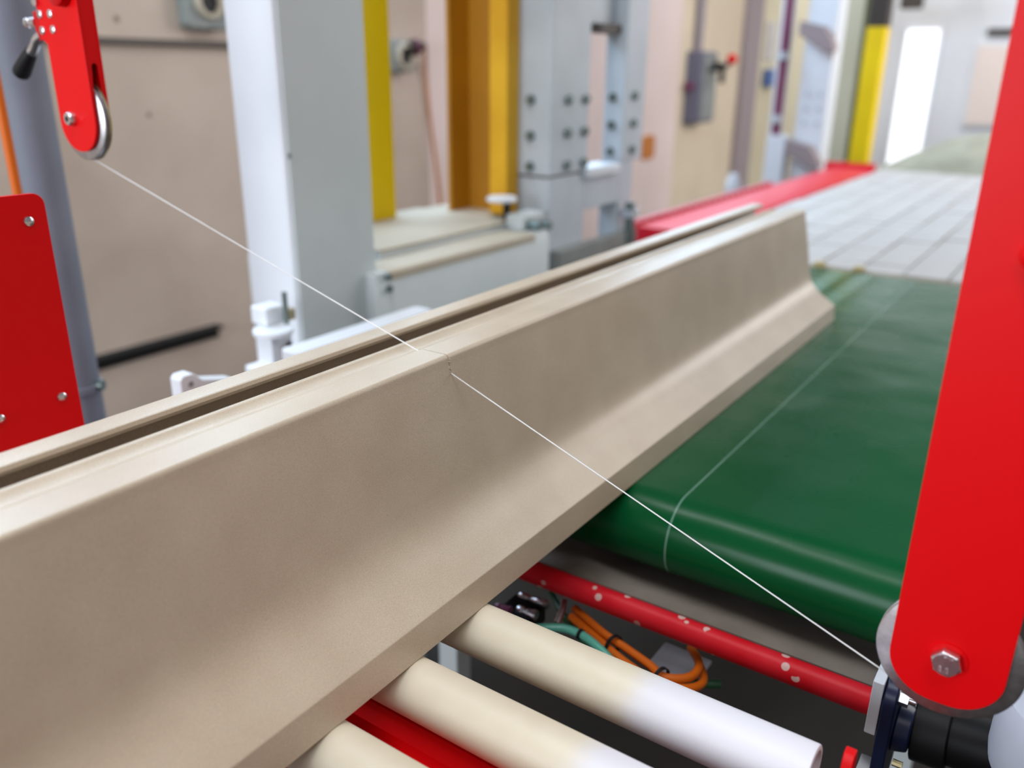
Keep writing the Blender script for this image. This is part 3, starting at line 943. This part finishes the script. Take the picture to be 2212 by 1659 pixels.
# ================================================================== things on the back wall
tag(part('wall_conduit', G().box(0.20, 1.90, YW - 0.03, YW, 0.552, 0.574), 'dark_conduit', bevel=0.004), 'thin dark conduit running level across the left wall', 'conduit')
tag(part('wall_slot_strip', G().prism([(YW - 0.05, -0.545), (YW, -0.545), (YW, -0.600), (YW - 0.012, -0.600), (YW - 0.012, -0.557), (YW - 0.05, -0.557)], 'x', 0.80, 1.545), 'dark_slot'),
    'dark strip standing in for the shadowed slot low on the left wall', 'bar')  # near-black strip painted in for a shadowed gap, not a real bar


def socket(label, x0, x1, z0, z1):
    t = thing('socket_box', label, 'socket', ((x0 + x1) / 2, YW, z0))
    part('box', G().prism(rounded(x0, x1, z0, z1, 0.03, 6), 'y', YW - 0.07, YW), 'box_grey', t, bevel=0.012)
    cx_, cz_ = (x0 + x1) / 2, (z0 + z1) / 2
    part('rim', G().lathe([(0.042, 0), (0.062, 0), (0.058, -0.022), (0.044, -0.022)], (cx_, YW - 0.07, cz_), (0, 1, 0), 32), 'cream_top', t)
    part('socket_hole', G().cyl((cx_, YW - 0.072, cz_), (cx_, YW - 0.069, cz_), 0.043), 'black_rubber', t)
    return t


socket('grey wall socket box above the conduit at the upper left', 1.530, 1.720, 0.612, 0.808)
t = socket('grey wall socket with a dark red plug beside the narrow yellow post', 2.645, 2.815, 0.465, 0.612)
part('plug', G().lathe([(0, 0), (0.034, 0), (0.036, 0.035), (0.024, 0.06), (0.014, 0.08), (0, 0.082)], (2.765, YW - 0.075, 0.575), (0.75, -0.45, 0.15), 24), 'brown_dark', t)
part('plug_ring', G().lathe([(0.030, 0), (0.040, 0), (0.040, 0.012), (0.030, 0.012)], (2.79, YW - 0.09, 0.58), (0.75, -0.45, 0.15), 24), 'maroon_paint', t)
tag(part('wall_cable', G().tube(smooth_path([(2.84, YW - 0.115, 0.588), (2.90, YW - 0.06, 0.56), (2.945, YW - 0.02, 0.45), (2.985, YW - 0.015, 0.2), (3.05, YW - 0.015, -0.2), (3.11, YW - 0.015, -0.8)]), 0.007, 8), 'rust_orange'),
    'thin orange brown cable hanging from the red plug', 'cable')

t = thing('switch_box', 'grey wall switch box with lever and red knob right of the bolted frame', 'switch box', (6.4, YW, 0.08))
part('box', G().box(6.235, 6.56, 2.46, YW, 0.088, 0.642), 'switch_grey', t, bevel=0.012)
part('cover', G().box(6.26, 6.54, 2.445, 2.46, 0.115, 0.615), 'box_grey', t, bevel=0.005)
part('lever', G().tube([(6.47, 2.445, 0.55), (6.50, 2.36, 0.53), (6.455, 2.305, 0.57)], 0.020), 'black_steel', t)
part('lever_guard', G().tube([(6.36, 2.33, 0.52), (6.36, 2.33, 0.40)], 0.024), 'black_steel', t)
part('lever_bracket', G().tube([(6.36, 2.445, 0.50), (6.36, 2.33, 0.52)], 0.02), 'black_steel', t)
part('red_knob', G().lathe([(0, -0.045), (0.032, -0.032), (0.045, 0), (0.032, 0.032), (0, 0.045)], (6.455, 2.295, 0.584), (0, 0, 1), 24), 'red_paint', t)
part('side_button', G().cyl((6.235, 2.545, 0.375), (6.19, 2.545, 0.375), 0.034), 'maroon_paint', t)
tag(part('switch_conduit', G().cyl((6.36, YW - 0.05, 0.642), (6.36, YW - 0.05, 2.4), 0.035), 'mauve_paint'), 'mauve conduit rising from the grey switch box', 'conduit')
tag(part('orange_marker', G().prism(rounded(5.50, 5.72, -0.16, 0.02, 0.04, 5), 'y', YW - 0.02, YW), 'rust_orange', bevel=0.005), 'small orange brown marker plate low on the wall', 'marker')
t = thing('white_canister', 'small white canister on a stub behind the red rail', 'canister', (4.5, 1.47, FLOOR))
part('body', G().lathe([(0, 0), (0.04, 0), (0.045, 0.01), (0.045, 0.07), (0.03, 0.10), (0.028, 0.12), (0, 0.125)], (4.5, 1.47, -0.22), (0, 0, 1), 24), 'white_paint', t)
part('stub', G().cyl((4.5, 1.47, FLOOR), (4.5, 1.47, -0.22), 0.03), 'grey_paint', t)
tag(part('wall_notice', G().box(7.99, 8.24, YW - 0.05, YW - 0.03, 0.60, 0.95), 'tile_white', bevel=0.003), 'blank white notice board on the cream cladding', 'notice')
tag(part('blue_box', G().box(8.02, 8.30, YW - 0.10, YW - 0.03, 0.36, 0.52), 'blue_plastic', bevel=0.01), 'small blue box below the white notice', 'box')

# ================================================================== slat conveyor with red side, far right
SX0, SX1, SY0, SY1 = 1.690, 4.32, -0.34, 0.605
t = thing('tile_conveyor', 'long pale conveyor bed of white plates beyond the green belt', 'conveyor', (3.0, 0.13, FLOOR))
part('bed', G().box(SX0, SX1, SY0, SY1, -0.10, -0.008), 'cream_top', t)
NXR, NYC = 26, 9
px_, py_ = (SX1 - SX0) / NXR, (SY1 - SY0) / NYC
tile0 = None
for i in range(NXR):
    for k in range(NYC):
        x0_, y0_ = SX0 + i * px_, SY0 + k * py_
        lift = random.uniform(-0.0015, 0.0015)
        if tile0 is None:
            tile0 = part('plate', G().box(x0_ + 0.0022, x0_ + px_ - 0.0022, y0_ + 0.0022, y0_ + py_ - 0.0022, -0.008, -0.001), 'tile_white', t, bevel=0.0015, segs=1, origin=(x0_, y0_, 0))
        else:
            c = share(tile0, t, (x0_, y0_, lift))
            c.rotation_euler = (random.uniform(-0.012, 0.012), random.uniform(-0.012, 0.012), 0)
part('end_guard', G().box(4.20, 4.23, 0.605, 0.86, -0.10, 0.035), 'red_rail_paint', t, bevel=0.003)
rail = part('side_guard', G().prism([(0.608, -0.12), (0.608, 0.004), (0.640, 0.010), (0.800, 0.010), (0.840, 0.000), (0.845, -0.12)], 'x', 1.87, 4.20), 'red_rail_paint', t, label='broad red side guard of the far conveyor')
lk = None
for i in range(22):
    x = 1.875 + i * 0.062
    if lk is None:
        lk = part('chain_link', G().prism(rounded(x, x + 0.054, 0.820, 0.850, 0.012, 4), 'z', 0.0, 0.022), 'chain_red', t, bevel=0.003, origin=(x, 0.82, 0))
    else:
        share(lk, t, (x, 0.82, 0))
for x in (1.9, 4.1):
    for y in (-0.30, 0.56):
        part('leg', G().box(x - 0.03, x + 0.03, y - 0.03, y + 0.03, FLOOR, -0.10), 'grey_paint', t)
part('belt_transfer', G().box(1.679, 1.689, -0.335, 0.40, -0.05, -0.006), 'cream_top', t)
for x, y in ((1.686, 0.178), (1.686, 0.079)):
    part('tan_wedge', G().prism([(x - 0.012, y - 0.014), (x + 0.012, y - 0.010), (x + 0.012, y + 0.010), (x - 0.012, y + 0.014)], 'z', -0.006, 0.006), 'brass_dust', t)

# heap of raw clay beyond the conveyor
g = G()
NX_, NY_ = 40, 48
hx0, hx1, hy0, hy1 = 4.35, 5.6, -0.7, 0.72
rnd = random.Random(3)
ph = [(rnd.uniform(3, 14), rnd.uniform(3, 14), rnd.uniform(0, 6), rnd.uniform(0.004, 0.016)) for _ in range(14)]
for i in range(NX_ + 1):
    for k in range(NY_ + 1):
        x = hx0 + (hx1 - hx0) * i / NX_
        y = hy0 + (hy1 - hy0) * k / NY_
        ex = max(0.0, 1 - abs((x - 4.95) / 0.62) ** 3)
        yy = (0.70 - y)
        hgt = 0.21 * (1 / (1 + math.exp(-(yy - 0.40) / 0.055))) * 0.45 + 0.115 * min(1, max(0, yy / 0.30)) ** 0.9
        hgt *= ex * min(1.0, max(0.0, (y - hy0) / 0.2))
        z = -0.035 + hgt + ex * sum(a * math.sin(u * x + v * y + p) for u, v, p, a in ph) * 0.5 * min(1, hgt / 0.05)
        g.v.append((x, y, z))
for i in range(NX_):
    for k in range(NY_):
        a = i * (NY_ + 1) + k
        g.f.append((a, a + NY_ + 1, a + NY_ + 2, a + 1))
base = len(g.v)
g.v += [(hx0, hy0, -0.06), (hx1, hy0, -0.06), (hx1, hy1, -0.06), (hx0, hy1, -0.06)]
g.f.append((base, base + 3, base + 2, base + 1))
tag(part('clay_heap', g, 'clay_heap', angle=80), 'grey green heap of raw clay at the far end of the conveyor', 'clay heap')
t = thing('heap_table', 'steel table carrying the heap of raw clay', 'table', (4.98, 0.0, FLOOR))
part('table_top', G().box(4.34, 5.62, -0.72, 0.74, -0.10, -0.06), 'tan_steel', t)
for x in (4.42, 5.54):
    for y in (-0.64, 0.66):
        part('leg', G().box(x - 0.03, x + 0.03, y - 0.03, y + 0.03, FLOOR, -0.10), 'tan_steel', t)

# posts in the distance, right
t = thing('maroon_pole', 'slim maroon pole on a white post in the distance', 'pole', (4.5, 1.24, FLOOR))
part('pole', G().cyl((4.5, 1.243, 0.14), (4.5, 1.243, 1.6), 0.026, n=24), 'maroon_paint', t)
part('white_backing', G().box(4.53, 4.56, 1.225, 1.295, 0.14, 1.6), 'white_paint', t)
part('base_post', G().box(4.46, 4.56, 1.168, 1.278, FLOOR, 0.14), 'white_paint', t, bevel=0.004)
for z in (0.21, 0.55):
    part('clip', G().cyl((4.47, 1.243, z), (4.47, 1.243, z + 0.04), 0.03, n=20), 'grey_paint_light', t)
t = thing('white_upright', 'white bolted upright with dark clamps near the far end of the red rail', 'column', (4.6, 1.06, FLOOR))
up = part('shaft', G().box(4.55, 4.72, 0.985, 1.150, FLOOR, 1.8), 'white_paint', t, bevel=0.004)
for z0 in (0.60, -0.03):
    part('clamp', G().prism([(1.165, z0 + 0.15), (1.165, z0 + 0.08), (1.02, z0 - 0.01), (0.97, z0 - 0.01), (0.97, z0 + 0.03), (1.03, z0 + 0.12)], 'x', 4.46, 4.56), 'mauve_paint', t, bevel=0.004)
bb = None
for z in (0.21, 0.29, 0.37):
    for y in (1.03, 1.10):
        if bb is None:
            bb = part('bolt', G().cyl((4.542, y, z), (4.552, y, z), 0.012, n=8), 'grey_paint_light', up, origin=(4.55, y, z))
        else:
            share(bb, up, (4.55, y, z))
tag(part('cream_post', G().box(5.44, 5.6, 1.010, 1.215, FLOOR, 2.2), 'wall_cream', bevel=0.006), 'cream square post between the white upright and the yellow black post', 'post')
t = thing('yellow_black_post', 'yellow post with a black top at the far right', 'post', (5.45, 0.93, FLOOR))
part('yellow_section', G().box(5.30, 5.42, 0.895, 1.005, FLOOR, 0.75), 'yellow_paint', t, bevel=0.004)
part('black_section', G().box(5.30, 5.42, 0.895, 1.005, 0.75, 2.2), 'brown_dark', t, bevel=0.004)
part('shaded_side', G().box(5.32, 5.42, 1.005, 1.040, FLOOR, 2.2), 'olive_side_shade', t, bevel=0.003)  # shaded side of the yellow post as its own darker-coloured strip
